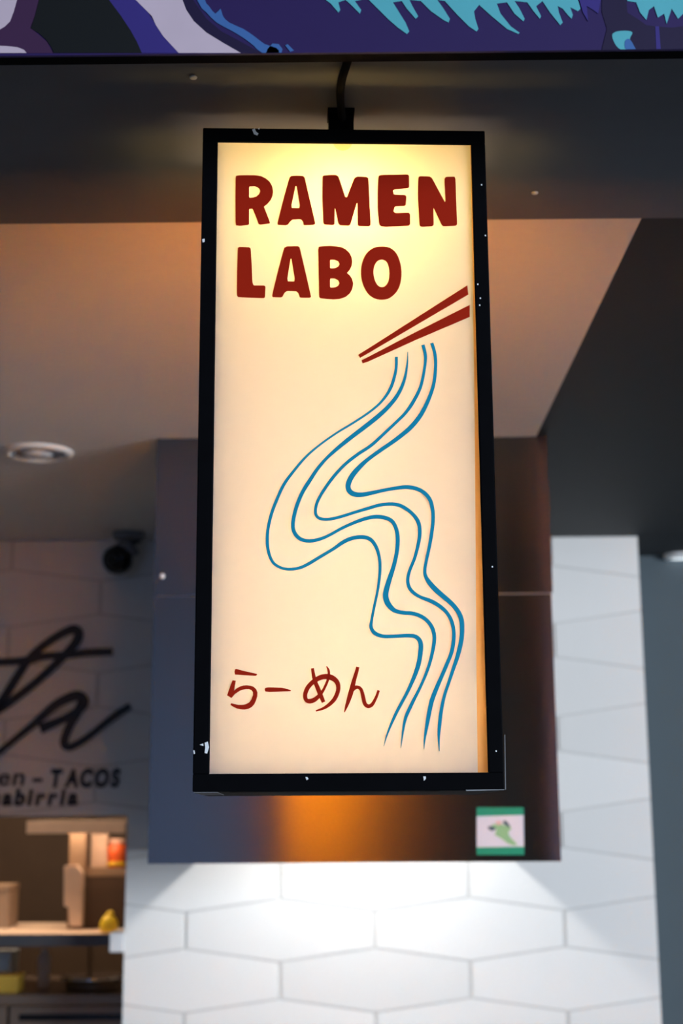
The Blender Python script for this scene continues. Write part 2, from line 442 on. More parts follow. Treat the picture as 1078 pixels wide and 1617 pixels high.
# cut vinyl lettering and drawing
VT = 0.0008
def vin(px, py, d):
    u, v = face_uv(px, py); return on_face(u, v, d + 0.0002)
def crop_a(p): return (340 + p[0] / 2.567, 250 + p[1] / 2.567)
LETTERS = [
 ('R', [[(81,66),(100,63),(160,63),(185,67),(205,77),(220,90),(230,108),(234,130),(231,147),(224,163),(211,179),(196,190),(208,220),(221,255),(219,259),(176,264),(163,230),(150,198),(136,199),(136,230),(136,264),(100,268),(81,266),(80,160)],
        [(136,108),(136,155),(152,154),(165,150),(176,141),(181,128),(178,118),(170,111),(158,107)]]),
 ('A', [[(300,72),(308,66),(330,65),(355,66),(362,72),(383,165),(405,258),(400,264),(358,266),(355,252),(348,243),(340,241),(312,243),(302,252),(295,262),(285,266),(252,264),(251,256),(274,165)], [(327,96),(306,196),(343,197)]]),
 ('M', [[(434,68),(440,64),(465,62),(490,62),(500,70),(530,162),(563,75),(575,69),(612,70),(621,76),(625,170),(630,264),(624,270),(580,269),(577,262),(576,165),(548,262),(540,268),(505,266),(498,258),(484,190),(483,262),(475,265),(442,263),(437,255),(433,160)]]),
 ('E', [[(661,66),(672,62),(730,61),(780,60),(786,66),(786,112),(780,115),(727,120),(720,126),(724,142),(770,144),(775,150),(772,187),(728,189),(722,210),(730,217),(784,215),(790,222),(790,262),(784,268),(740,270),(690,272),(672,270),(664,262),(658,200),(658,120)]]),
 ('N', [[(823,72),(830,67),(868,68),(878,74),(906,126),(934,178),(929,78),(935,70),(970,69),(974,78),(977,170),(981,262),(975,268),(925,270),(918,264),(901,228),(884,192),(886,264),(880,270),(835,272),(828,266),(821,150)]]),
 ('L', [[(90,358),(98,354),(138,356),(143,362),(147,430),(150,500),(155,511),(198,511),(203,516),(201,558),(195,562),(92,558),(86,550),(87,450)]]),
 ('A', [[(278,358),(290,352),(335,351),(342,357),(365,456),(388,556),(384,560),(342,560),(336,542),(328,534),(290,533),(280,540),(272,556),(266,559),(232,558),(229,552),(252,455)], [(306,390),(290,494),(323,495)]]),
 ('B', [[(416,354),(440,351),(470,350),(510,355),(528,364),(543,378),(552,395),(555,415),(552,433),(544,448),(533,460),(545,470),(554,484),(559,502),(556,522),(546,542),(528,557),(505,565),(480,567),(450,565),(425,562),(420,556),(418,450)],
        [(465,406),(465,442),(485,441),(498,434),(503,424),(498,412),(484,406)], [(465,482),(465,520),(485,519),(498,512),(503,501),(498,490),(484,482)]]),
]
for ch, loops in LETTERS:
    loops = [chaikin([crop_a(p) for p in lp], 0.11) for lp in loops]
    plate(MB(), loops, vin, VT).build('letter', M['vinyl_red'], sign, label='dark red vinyl letter ' + ch + ' on the lit face')
O = [[(672,353),(708,358),(735,382),(750,420),(755,458),(751,500),(738,532),(715,556),(690,567),(655,566),(625,550),(605,522),(593,487),(590,450),(596,415),(612,382),(640,359)],
     [(675,405),(693,413),(703,435),(706,462),(702,492),(691,511),(676,518),(659,511),(647,490),(641,460),(645,432),(657,412)]]
plate(MB(), [spline([crop_a(p) for p in lp], 3, True) for lp in O], vin, VT).build('letter', M['vinyl_red'], sign, label='dark red vinyl letter O on the lit face')
def crop_b(p): return (550 + p[0] / 4.9, 430 + p[1] / 4.9)
for lp in ([(78,631),(922,92),(930,163),(92,654)], [(103,674),(500,466),(941,244),(941,336),(520,516),(155,682),(112,696)]):
    plate(MB(), [[crop_b(p) for p in lp]], vin, VT).build('chopstick_decal', M['vinyl_red'], sign, label='dark red vinyl chopstick on the lit face')
NOODLES = [
 [(626,562,4.5),(625,584,4.5),(617,611,5),(603,632,3.8),(585,648,3.4),(560,665,3.2),(532,682,3),(505,701,3),(483,720,3.6),(464,742,4.2),(448,764,4.8),(436,790,5),(427,815,5),(422,842,5),(423,867,5),(430,886,4.4),(442,895,4.2),(456,898,4.2),(472,896,4.6),(486,890,5),(506,878,5),(526,866,5),(542,855,6),(556,849,6),(572,847,6),(585,851,6),(594,863,5.5),(599,880,5),(600,900,4.8),(597,928,4.2),(591,957,4.2),(587,978,4.5),(586,990,5.5),(592,999,6),(605,1004,5.8),(624,1004,5.6),(645,1003,6),(657,1005,6.5),(664,1014,7.5),(664,1030,7.5),(659,1055,7),(645,1089,5.5),(626,1125,5),(613,1155,3),(606,1178,0.6)],
 [(644,554,0.8),(643,575,3),(638,600,5),(628,622,6),(614,640,6.4),(597,656,7),(577,672,7),(556,688,6.5),(536,704,6),(517,721,5),(502,738,5.4),(490,756,6),(477,777,6),(468,799,6),(463,820,6),(463,835,6),(469,846,6),(479,852,5.6),(492,853,5.4),(506,850,5),(520,844,4.6),(540,833,4.6),(560,824,5),(577,818,5.6),(592,815,6),(606,816,6),(618,821,6),(625,832,6),(628,848,6.5),(627,868,6.5),(622,892,6.5),(614,917,8),(609,937,9),(611,949,9),(617,958,8),(625,964,6.4),(638,967,6),(652,968,6),(666,973,6),(677,982,6),(684,994,6),(686,1010,6),(682,1034,5.4),(675,1058,5),(664,1084,4.6),(648,1116,5.6),(639,1139,4.8),(633,1181,0.6)],
 [(668,543,5),(672,561,5),(670,583,4.6),(664,610,5),(652,634,5.6),(640,651,5),(626,665,4.6),(607,683,4.6),(586,702,5),(565,716,5),(547,730,5),(533,744,5),(520,760,5),(508,778,4.8),(500,794,4.8),(498,808,4.6),(502,816,4.6),(512,819,4.6),(525,818,4.6),(541,814,4.6),(560,808,4.6),(580,802,5),(602,796,5.2),(622,795,5.4),(636,799,5.5),(650,809,5.5),(660,822,6),(663,838,6),(661,856,5.6),(655,880,5),(647,900,5),(644,914,5.2),(646,926,5.6),(653,935,5.4),(664,942,5),(680,948,6),(694,956,6),(706,967,5.6),(714,982,5.6),(717,1002,5.6),(714,1027,6),(706,1048,6),(697,1069,6.2),(688,1090,6.8),(681,1110,7),(675,1141,6),(671,1165,3.5),(669.5,1183,0.6)],
 [(682,540,5),(687,558,5),(688,578,5),(685,605,5.4),(677,629,6),(665,653,6.8),(650,672,7),(634,686,6.6),(618,698,6.2),(599,711,6),(580,725,6),(567,737,7.4),(556,750,8.2),(550,763,8.2),(551,773,8),(559,779,7.6),(572,780,7),(588,777,6),(606,773,5.2),(623,770,5.4),(640,768,6),(656,770,6),(670,777,6),(680,790,6),(684,810,5.6),(683,832,5.6),(679,858,5.4),(674,882,5),(671,899,5.2),(673,911,6),(684,926,8),(698,939,7.6),(712,951,7),(723,964,7),(729,978,7.2),(730,997,7),(728,1014,7),(723,1035,6.6),(716,1056,5.6),(709,1077,5.2),(702,1098,5.2),(697,1122,5.6),(694,1147,5.6),(693,1166,3.5),(694,1186,0.6)],
]
for k, pts in enumerate(NOODLES):
    strip(MB(), ribbon(pts, 5), vin, VT).build('noodle_decal', M['vinyl_blue'], sign)
def crop_k(p): return (340 + p[0] / 3.85, 1030 + p[1] / 3.85)
def kr(pts): return [(*crop_k(p), p[2] / 3.85) for p in pts]
ra = MB()
plate(ra, [[crop_k(p) for p in [(118,102),(126,99),(180,113),(250,129),(254,135),(245,141),(180,138),(118,133),(115,118)]]], vin, VT)
plate(ra, [[crop_k(p) for p in [(103,168),(123,171),(118,200),(112,232),(130,216),(150,206),(170,200),(190,199),(212,201),(232,208),(247,222),(255,242),(254,266),(246,292),(236,314),(220,332),(198,343),(175,347),(150,345),(128,340),(108,330),(90,318),(95,308),(115,313),(140,318),(165,318),(185,314),(205,303),(219,284),(228,258),(227,240),(217,228),(203,222),(185,222),(165,226),(148,232),(118,252),(97,276),(70,260),(84,220)]]], vin, VT)
ra.build('kana_letter', M['vinyl_red'], sign, label='dark red kana ra at the lower left')
plate(MB(), [[crop_k(p) for p in [(302,216),(312,212),(330,211),(400,213),(440,222),(460,230),(456,235),(420,236),(370,238),(330,240),(303,236),(299,226)]]], vin, VT).build('kana_letter', M['vinyl_red'], sign, label='dark red long dash of the kana')
me_ = MB()
strip(me_, ribbon(kr([(590,95,18),(597,140,22),(606,175,24),(622,215,27),(640,260,27),(658,302,22)])), vin, VT)
strip(me_, ribbon(kr([(676,83,5),(687,105,14),(690,130,15),(684,165,16),(670,200,16),(650,238,18),(625,268,24),(600,288,28),(572,296,28),(552,288,24),(545,265,26),(550,238,27),(565,208,27),(592,180,28),(630,155,30),(665,146,32),(700,150,34),(728,166,30),(744,190,28),(747,222,26),(738,255,26),(720,288,25),(690,318,22),(655,340,16),(611,355,9)])), lambda x, y, d: vin(x, y, d + 0.00006), VT)
me_.build('kana_letter', M['vinyl_red'], sign, label='dark red kana me with looping strokes')
nn = MB()
strip(nn, ribbon(kr([(866,87,20),(858,120,22),(846,160,24),(834,205,28),(822,250,30),(808,295,24),(796,330,17),(784,364,4)])), vin, VT)
strip(nn, ribbon(kr([(826,238,22),(846,215,24),(868,211,20),(884,222,20),(893,245,22),(901,280,24),(908,308,24),(920,323,24),(936,326,23),(953,316,22),(968,292,19),(982,262,17),(993,230,15)])), lambda x, y, d: vin(x, y, d + 0.00006), VT)
nn.build('kana_letter', M['vinyl_red'], sign, label='dark red kana n at the right of the word')
# paint chips on the black frame
def chip_at(pts, m='chip'):
    mb = MB()
    for lp in pts: plate(mb, [lp], lambda x, y, d: (face_uv(x, y)[0], -0.0001 - d, sz(face_uv(x, y)[1])), 0.0002)
    mb.build('paint_chip', M[m], sign)
chip_at([[(398,205),(402,203),(404,208),(408,211),(406,214),(401,212)], [(407,203),(410,202),(409,205)]])
chip_at([[(323,1173),(328,1171),(330,1180),(327,1190),(323,1189),(324,1180)], [(315,1176),(321,1174),(321,1178)]])
chip_at([[(305,1185),(307,1185),(308,1190),(306,1191)]])
chip_at([[(319,378),(323,377),(323,382),(320,383)]])
chip_at([[(668,1226),(672,1226),(672,1230),(669,1233)]])
chip_at([[(482,1227),(485,1227),(487,1230),(484,1232)]])
for p in ((754,449), (758,471), (757,482), (760,292), (777,895), (766,372), (783,1186)):
    chip_at([[(p[0]-1.1, p[1]-1), (p[0]+1.0, p[1]-1.2), (p[0]+1.2, p[1]+1.1), (p[0]-0.8, p[1]+1.2)]])
chip_at([[(796.2,1160),(797.2,1160),(798.4,1247),(797.2,1247)], [(735,1247.2),(765,1246.6),(796,1246.4),(796,1247.6),(760,1248.6),(736,1249)]], 'bare')
MB().box((-HW + 0.001, 0.004, -0.0006), (-HW + 0.024, 0.15, 0.0001)).build('bare_edge', M['bare'], sign)

# cable lying along the soffit
pts = [(*at_z(541, 176, H).xy, H - 0.016), (*at_z(538, 160, H).xy, H - 0.006), (*at_z(537, 140, H).xy, H - 0.0052), (*at_z(540, 118, H).xy, H - 0.0052), (*at_z(546, 98, H).xy, H - 0.0052), (*at_z(551, 80, H).xy, H - 0.0052), (*at_z(556, 50, H).xy, H - 0.0052)]
cb = MB().tube(spline(pts, 6), 0.0046, 10).build('power_cable', M['cable'])
tag(cb, 'thin black cable running along the dark soffit above the sign bracket', 'cable')

# ------------------------------------------------------------------ mural fascia above the soffit
MY = 1.17
mz = at_y(539, 83, MY).z
mural = empty('mural_panel', (0, MY, mz), 'purple and teal painted mural panel along the top edge', 'mural')
MURAL = dict(
    indigo=mat('mural_indigo', srgb(37, 22, 84), 0.6), plum=mat('mural_plum', srgb(60, 33, 71), 0.6), black=mat('mural_black', srgb(4, 11, 16), 0.6),
    lilac=mat('mural_lilac', srgb(196, 181, 199), 0.6), violet=mat('mural_violet', srgb(50, 41, 123), 0.6), blue=mat('mural_blue', srgb(59, 104, 169), 0.6),
    teal=mat('mural_teal', srgb(83, 173, 189), 0.6), dark=mat('mural_dark', srgb(23, 13, 56), 0.6))
MB().box((-2.6, 0, 0), (2.6, 0.003, 0.75)).build('panel_print', MURAL['indigo'], mural)
MB().box((-2.6, 0.0031, 0.002), (2.6, 0.02, 0.75)).build('panel_board', M['black'], mural)
def mput(px, py, d):
    p = at_y(px, py, MY); return (p.x, -0.0002 - d, max(p.z - mz, 0.0002))
def mshape(m, layer, loop, name='mural_shape'):
    plate(MB(), [loop], lambda x, y, d: mput(x, y, d), 0.00012 * layer).build(name, MURAL[m], mural)
mshape('plum', 1, spline([(-160,84),(-160,-90),(60,-90),(62,0),(55,26),(48,44),(60,54),(74,66),(84,84)], 1))
mshape('lilac', 2, [(-120,-90),(40,-90),(30,-30),(27,0),(22,18),(16,34),(8,42),(-2,48),(-120,60)])
mshape('lilac', 2, [(-60,84),(-60,70),(-20,72),(10,73),(28,75),(38,79),(42,84)])
mshape('black', 3, [(66,-90),(62,0),(56,24),(49,45),(62,53),(74,64),(82,76),(85,84),(224,84),(216,66),(206,48),(190,24),(172,0),(130,-90)])
mshape('violet', 2, [(130,-90),(172,0),(190,24),(206,48),(216,66),(224,84),(284,84),(262,60),(244,36),(230,14),(214,-2),(170,-90)])
mshape('lilac', 3, [(160,-90),(214,0),(228,14),(240,26),(246,40),(258,58),(282,84),(380,84),(352,68),(326,52),(306,34),(294,16),(288,0),(270,-90)])
mshape('dark', 1, [(270,-90),(288,0),(294,16),(306,34),(326,52),(352,68),(380,84),(412,84),(380,66),(350,50),(326,30),(305,0),(290,-90)])
mshape('blue', 2, spline([(300,-60),(312,2),(326,20),(342,36),(364,48),(384,60),(400,72),(414,84),(440,84),(436,76),(418,70),(402,58),(384,46),(362,36),(352,26),(348,14),(340,22),(330,10),(322,-4),(318,-60)], 2))
mshape('blue', 2, [(422,78),(430,69),(440,70),(446,78),(444,84),(420,84)])
mshape('blue', 2, [(450,72),(454,70),(464,80),(458,82)])
fr = [(512,-90),(514,0),(522,6),(534,20),(537,16),(534,4),(545,0),(552,6),(568,22),(570,16),(560,2),(580,-2),(592,10),(612,30),(628,44),(642,54),(646,50),(640,36),(630,20),(620,4),(634,2),(642,14),(656,30),(660,26),(652,12),(646,0),(664,2),(680,18),(700,32),(708,36),(710,30),(700,14),(690,0),(702,2),(722,24),(740,42),(752,50),(755,46),(750,30),(748,18),(756,8),(776,26),(800,46),(818,54),(820,52),(806,42),(790,22),(784,6),(800,4),(812,22),(826,34),(828,30),(820,14),(812,2),(832,4),(842,18),(852,30),(854,26),(846,10),(856,2),(868,20),(884,40),(888,36),(882,20),(880,10),(888,14),(896,24),(902,30),(904,24),(900,12),(912,18),(916,14),(912,0),(916,-90)]
mshape('teal', 2, fr)
mshape('violet', 3, [(912,-90),(914,0),(920,20),(928,34),(926,10),(936,16),(944,22),(948,0),(948,-90)])
mshape('teal', 2, [(986,-90),(990,2),(1004,4),(1010,20),(1020,32),(1024,16),(1032,10),(1038,28),(1048,22),(1052,38),(1060,14),(1070,30),(1084,16),(1084,-90)])
mshape('teal', 2, spline([(966,56),(974,50),(990,49),(998,52),(994,62),(1000,72),(1002,82),(984,81),(972,72)], 3, True))
mshape('blue', 3, spline([(986,66),(993,62),(1000,72),(1003,82),(988,80)], 3, True))
mshape('dark', 1, [(950,-90),(950,20),(958,46),(950,84),(1090,84),(1090,40),(1060,44),(1036,42),(1020,40),(1006,30),(990,20),(984,-90)])
mshape('violet', 2, [(1034,42),(1040,42),(1043,84),(1036,84)])

# ------------------------------------------------------------------ range hood
HY, HX0, HX1 = 2.98, -0.4205, 0.4215
hz0 = 1.5035; seam = 2.056
hood = empty('range_hood', (0, HY, hz0), 'dark brushed steel extractor hood box hanging from the white ceiling behind the sign', 'hood')
def hb(a, b): return MB().box((a[0], a[1] - HY, a[2] - hz0), (b[0], b[1] - HY, b[2] - hz0))
def sprung(x):                                  # the thin sheet is not quite flat: a soft dent in the middle, a lip at the right edge
    f = 0.040 * 0.13 * 0.886 * (1 + math.erf((x + 0.03) / 0.13))
    return f - (0.95 * (x - 0.345) ** 2 if x > 0.345 else 0)
def sheet_panel(name, x0, x1, z0, z1):
    n = 64; mb = MB(); xs = [x0 + (x1 - x0) * i / n for i in range(n + 1)]
    fr = [(x, sprung(x), z - hz0) for z in (z0, z1) for x in xs]
    mb.add(fr, [(i, i + 1, n + 2 + i, n + 1 + i) for i in range(n)], True)
    bk = fr + [(x, 0.016, z - hz0) for z in (z0, z1) for x in xs]; m = n + 1
    fs = [(2*m + i, 2*m + i + 1, 3*m + i + 1, 3*m + i) for i in range(n)] + [(i, i + 1, 2*m + i + 1, 2*m + i) for i in range(n)] + [(m + i, m + i + 1, 3*m + i + 1, 3*m + i) for i in range(n)]
    fs += [(0, m, 3*m, 2*m), (n, m + n, 3*m + n, 2*m + n)]
    mb.add(bk, fs)
    return mb.build(name, M['brushed'], hood)
sheet_panel('lower_panel', HX0, HX1, hz0, seam - 0.002)
sheet_panel('upper_panel', HX0, HX1 + 0.003, seam + 0.001, H - 0.001)
hb((HX0 + 0.002, HY + 0.0135, seam - 0.004), (HX1 - 0.001, HY + 0.016, seam + 0.003)).build('seam_strip', M['steel'], hood)
for x0, x1 in ((HX0, HX0 + 0.010), (HX1 - 0.010, HX1)):
    hb((x0, HY + 0.016, hz0), (x1, WY - 0.002, H - 0.001)).build('side_panel', M['brushed'], hood)
hb((HX0 + 0.010, HY + 0.016, hz0 + 0.40), (HX1 - 0.010, WY - 0.002, hz0 + 0.41)).build('inner_panel', M['dark_steel'], hood)
lx, ly = 0.0, WY - 0.30
lamp = MB().lathe([(0.075, 0.40), (0.075, 0.375), (0.06, 0.37), (0.055, 0.376)], (lx, ly - HY, 0), 28).build('lamp_trim', M['white_metal'], hood)
MB().lathe([(0.052, 0.372), (0.045, 0.362), (0.02, 0.358)], (lx, ly - HY, 0), 28).build('lamp_lens', M['hood_lamp'], lamp)
c = at_y(256, 910, HY)
MB().lathe([(0.006, 0), (0.005, 0.002), (0.002, 0.003)], (c.x, sprung(c.x) - 0.0002, c.z - hz0), 12, Matrix.Rotation(R(90), 3, 'X')).build('screw_head', M['white_metal'], hood)
# hygiene sticker
def hput(px, py, d):
    p = at_y(px, py, HY); return (p.x, sprung(p.x) - 0.0003 - d, p.z - hz0)
st = plate(MB(), [chaikin([(753,1275),(827,1275),(828,1350),(753,1350)], 0.05)], hput, 0.0006).build('sticker', M['sticker'], hood, label='small white sticker with green bands and a blurred green emblem')
def sput(mb, loop, d=0.0010): return plate(mb, [loop], hput, d)
sput(MB(), [(753,1275),(827,1275),(827.3,1287),(753,1289)]).build('green_band', M['green'], st)
sput(MB(), [(753,1338),(828,1337),(828,1350),(753,1350)]).build('green_band', M['green'], st)
sput(MB(), spline([(776,1303),(788,1301),(800,1304),(808,1308),(803,1314),(806,1322),(814,1330),(816,1335),(804,1333),(792,1324),(782,1318),(784,1310)], 3, True)).build('emblem_leaf', M['leaf'], st)
sput(MB(), spline([(794,1298),(799,1296),(804,1302),(806,1306),(800,1304)], 3, True), 0.0013).build('emblem_mark', M['navy'], st)
sput(MB(), spline([(770,1306),(777,1305),(783,1309),(776,1312)], 3, True), 0.0013).build('emblem_mark', M['navy'], st)
sput(MB(), spline([(783,1298),(790,1296),(792,1301),(786,1303)], 3, True), 0.0013).build('emblem_mark', M['pink'], st)

# ------------------------------------------------------------------ ceiling fittings
# dark steel service counter standing below the hood, under the frame's lower edge
struct(MB().box((EDGE + 0.01, 3.15, 0), (0.845, WY - 0.004, 0.88)).box((EDGE + 0.005, 3.10, 0.88), (0.845, WY - 0.004, 0.92)), 'trim_2', M['dark_steel'])
c = at_z(60, 713, H)
dl = empty('ceiling_downlight', (c.x, c.y, H), 'unlit round recessed downlight with white rim in the pale ceiling at left', 'light')
def ring(name, prof, m, parent):
    mb = MB(); n = 40; vs = []; fs = []
    for r, z in prof:
        for k in range(n): vs.append((r * cos(2*pi*k/n), r * sin(2*pi*k/n), z))
    for i in range(len(prof) - 1):
        for k in range(n): fs.append((i*n + k, i*n + (k+1) % n, (i+1)*n + (k+1) % n, (i+1)*n + k))
    mb.add(vs, fs, True); return mb.build(name, m, parent)
ring('rim', [(0.079, 0), (0.077, -0.006), (0.068, -0.010), (0.062, -0.008), (0.060, -0.004)], M['white_ceiling'], dl)
ring('reflector', [(0.060, -0.004), (0.050, -0.0025), (0.036, -0.0012)], M['chrome'], dl)
MB().lathe([(0.036, -0.0010), (0.033, -0.008), (0.022, -0.012), (0.004, -0.013)], (0, 0, 0), 28).build('glass_lens', mat('frosted_lens', (0.75, 0.75, 0.78), 0.15), dl)
for a in (0.15, pi - 0.15):
    MB().box((0.056*cos(a) - 0.006, 0.056*sin(a) - 0.003, -0.011), (0.056*cos(a) + 0.006, 0.056*sin(a) + 0.003, -0.003)).build('spring_clip', M['cam_grey'], dl)
c = at_z(1074, 876, H)
sp = empty('ceiling_spotlight', (c.x, c.y, H), 'lit white round spotlight in the dark ceiling at the right frame edge', 'light')
ring('rim', [(0.052, 0), (0.050, -0.012), (0.040, -0.016), (0.036, -0.010)], M['white_metal'], sp)
MB().lathe([(0.037, -0.004), (0.034, -0.012), (0.010, -0.014)], (0, 0, 0), 24).build('lamp_lens', M['spot_glow'], sp)

# security camera under the ceiling beside the wall
c = at_z(203, 842, H)
sc = empty('security_camera', (c.x, c.y, H), 'small grey security camera with black ball head under the ceiling at left', 'camera')
MB().lathe([(0.046, 0), (0.046, -0.012), (0.040, -0.020), (0.022, -0.024)], (0, 0, 0), 28).build('mount', M['cam_grey'], sc)
hd = at_y(186, 884, c.y - 0.02) - Vector((c.x, c.y, H))
ar = hd * 0.72
MB().tube([(0.012, 0.0, -0.022), (0.010, -0.003, -0.040), tuple(ar)], [0.026, 0.030, 0.030], 18).build('arm', M['cam_grey'], sc)
look = (Vector((-0.35, -1.0, -0.25))).normalized()
q = Vector((0, 0, 1)).rotation_difference(look).to_matrix()
hdm = MB().lathe([(0.010, -0.044), (0.030, -0.034), (0.041, -0.014), (0.043, 0.004), (0.040, 0.018), (0.034, 0.027), (0.030, 0.030)], tuple(hd), 28, q).build('camera_head', M['cam_black'], sc)
MB().lathe([(0.024, 0.0295), (0.022, 0.034), (0.012, 0.036)], tuple(hd), 24, q).build('lens', M['cam_black'], hdm)

# ------------------------------------------------------------------ black wall lettering
def wput(px, py, d):
    p = at_y(px, py, WY); return (p.x, WY - 0.0003 - d, p.z)
def crop_w(p): return (p[0] / 3.593, 950 + p[1] / 3.593)
def wr(pts): return [(*crop_w(p), p[2] * 1.25 / 3.593) for p in pts]
def wthing(name, label, strokes, part, depth=0.008):
    root = empty(name, (0, WY, 1.8), label, 'lettering')
    def put(x, y, d):
        v = wput(x, y, d); return (v[0], v[1] - WY, v[2] - 1.8)
    for k, s in enumerate(strokes):
        strip(MB(), ribbon(s, 6), lambda x, y, d, k=k: put(x, y, d + 0.0004 * k), depth).build(part, M['lettering'], root)
    return root
wthing('script_lettering', 'large black handwritten letters ta on the shaded tile wall', [
    wr([(-260,860,26),(-120,720,32),(0,580,36),(100,425,36),(165,330,34),(250,250,34),(350,185,36),(420,158,40),(448,182,42),(430,235,40),(380,292,36),(300,372,34),(200,462,34),(100,540,34),(0,612,34),(-140,700,30)]),
    wr([(-200,352,28),(0,345,32),(150,335,34),(250,312,34),(400,302,32),(500,290,34),(640,286,34)]),
    wr([(-120,940,24),(0,852,26),(100,770,28),(200,690,32),(300,600,38),(380,552,42),(445,535,46),(478,565,44),(455,610,40),(400,648,34),(320,685,36),(230,722,46)]),
    wr([(478,555,42),(440,630,40),(400,700,36),(368,780,36),(372,820,34),(412,822,32),(500,770,30),(600,690,30),(680,630,32),(740,592,26)]),
], 'letter_stroke')
def textline(root, body, px0, py_base, height_px, width_px, slant, bold):
    """small printed words: one mesh per letter from the built-in font"""
    tmp = []
    adv = 0
    for ch in body:
        cu = bpy.data.curves.new('t', 'FONT'); cu.body = ch; cu.size = 1.0; cu.shear = slant; cu.offset = bold; cu.extrude = 0.03
        ob = bpy.data.objects.new('t', cu); COL.objects.link(ob); tmp.append((ch, ob))
    bpy.context.view_layer.update(); dg = bpy.context.evaluated_depsgraph_get()
    glyphs = []
    for ch, ob in tmp:
        me = bpy.data.meshes.new_from_object(ob.evaluated_get(dg))
        xs = [v.co.x for v in me.vertices]
        w = (max(xs) - min(xs)) if xs else 0.25
        glyphs.append((ch, me, min(xs) if xs else 0, w, adv)); adv += w + (0.09 if ch != ' ' else 0.02)
    total = adv - 0.09
    p0 = at_y(px0, py_base, WY); p1 = at_y(px0 + width_px, py_base, WY); p2 = at_y(px0, py_base - height_px, WY)
    sx = (p1.x - p0.x) / total; s_z = (p2.z - p0.z) / 0.69
    for ch, me, mn, w, a in glyphs:
        if ch == ' ' or not len(me.vertices): continue
        for v in me.vertices:
            x, y, z = v.co
            v.co = (p0.x + (x - mn + a) * sx, -0.0035 + min(0, -z) * 0.08, p0.z - 1.6 + y * s_z)
        me.materials.clear(); me.materials.append(M['lettering'])
        link(bpy.data.objects.new('letter', me), root)
    for ch, ob in tmp:
        cu = ob.data; bpy.data.objects.remove(ob); bpy.data.curves.remove(cu)
words = empty('wall_wording', (0, WY, 1.6), 'black line of small lettering ending in TACOS below the script', 'lettering')
textline(words, 'en', -3, 1240, 27, 42, 0.12, 0.015)
textline(words, '-', 52, 1240, 25, 15, 0, 0.03)
textline(words, 'TACOS', 80, 1242, 26, 110, 0.15, 0.055)
words = empty('wall_wording', (0, WY, 1.6), 'lower black line of small lettering just above the kitchen opening', 'lettering')
textline(words, 'sabirria', -14, 1271, 24, 137, 0.15, 0.05)

# ------------------------------------------------------------------ kitchen seen through the opening
FY = 4.30                                       # front of the pass gantry
s1 = at_y(80, 1475, FY).z; s0 = at_y(80, 1494, FY).z
t1 = at_y(80, 1296, FY + 0.1).z; t0 = at_y(80, 1316, FY + 0.1).z
GX0, GX1 = -1.9, EDGE - 0.004
gan = empty('pass_shelf', (-1.2, FY, 0.92), 'steel pass shelf with grey front edge inside the kitchen opening', 'shelf')
ovh = empty('overhead_shelf', (-1.2, FY, 0.92), 'pale board on an upright across the top of the kitchen opening', 'shelf')
def gb(a, b): return MB().box((a[0] + 1.2, a[1] - FY, a[2] - 0.92), (b[0] + 1.2, b[1] - FY, b[2] - 0.92))
gb((GX0, FY + 0.002, s1 - 0.006), (GX1, FY + 0.46, s1)).build('lower_shelf', M['cream'], gan, label='pale lit top of the lower shelf')
gb((GX0, FY - 0.003, s0), (GX1, FY + 0.002, s1)).build('shelf_front', M['dark_steel'], gan, label='dark grey steel front edge')
xr = at_y(197, 1305, FY + 0.1).x
MB().box((at_y(42, 1305, FY + 0.1).x + 1.23, 0.122, t1 - 0.026 - 0.92), (xr + 1.17, 0.146, t1 - 0.0125 - 0.92)).build('added_light_strip', lamp_mat('added_strip_glow', (1.0, 0.66, 0.42), 16), ovh)  # unseen light strip, added to brighten the jar, carton and shelf
gb((at_y(42, 1305, FY + 0.1).x, FY + 0.10, t0), (xr, FY + 0.114, t1)).box((at_y(42, 1305, FY + 0.1).x + 1.2, 0.1135, t1 - 0.012 - 0.92), (xr + 1.2, 0.36, t1 - 0.92)).build('board', M['cream'], ovh)
pa, pb = at_y(105, 1420, FY + 0.18).x, at_y(130, 1420, FY + 0.18).x
gb((pa + 0.004, FY + 0.18, s1), (pb + 0.004, FY + 0.22, t1 - 0.0125)).build('upright', M['tan'], ovh)
lp = [at_y(103, 1367, FY + 0.16), at_y(122, 1366, FY + 0.16), at_y(131, 1378, FY + 0.16), at_y(130, 1462, FY + 0.16), at_y(112, 1462, FY + 0.16), at_y(110, 1432, FY + 0.16), at_y(103, 1430, FY + 0.16)]
mbp = MB(); n = len(lp)
vs = [(p.x + 1.2, 0.14, max(p.z, s1) - 0.92) for p in lp] + [(p.x + 1.2, 0.179, max(p.z, s1) - 0.92) for p in lp]
mbp.add(vs, [tuple(range(n)), tuple(reversed(range(n, 2*n)))] + [(i, (i+1) % n, n + (i+1) % n, n + i) for i in range(n)])
mbp.build('upright_sleeve', mat('pale_sleeve', (0.85, 0.70, 0.58), 0.5), ovh, label='pale sleeve around the upright')
ex0, ez0, ez1 = at_y(185, 1480, FY - 0.03).x, at_y(185, 1497, FY - 0.03).z, at_y(185, 1467, FY - 0.03).z
gb((ex0, WY - 0.004, ez0), (EDGE - 0.001, FY - 0.0035, ez1)).build('end_cap', M['white_metal'], gan, bevel=0.003, label='white end cap beside the tiled wall')
for x in (GX0 + 0.02, GX1 - 0.03):
    gb((x, FY + 0.40, 1.0805), (x + 0.025, FY + 0.425, s1 - 0.006)).build('leg', M['dark_steel'], gan)

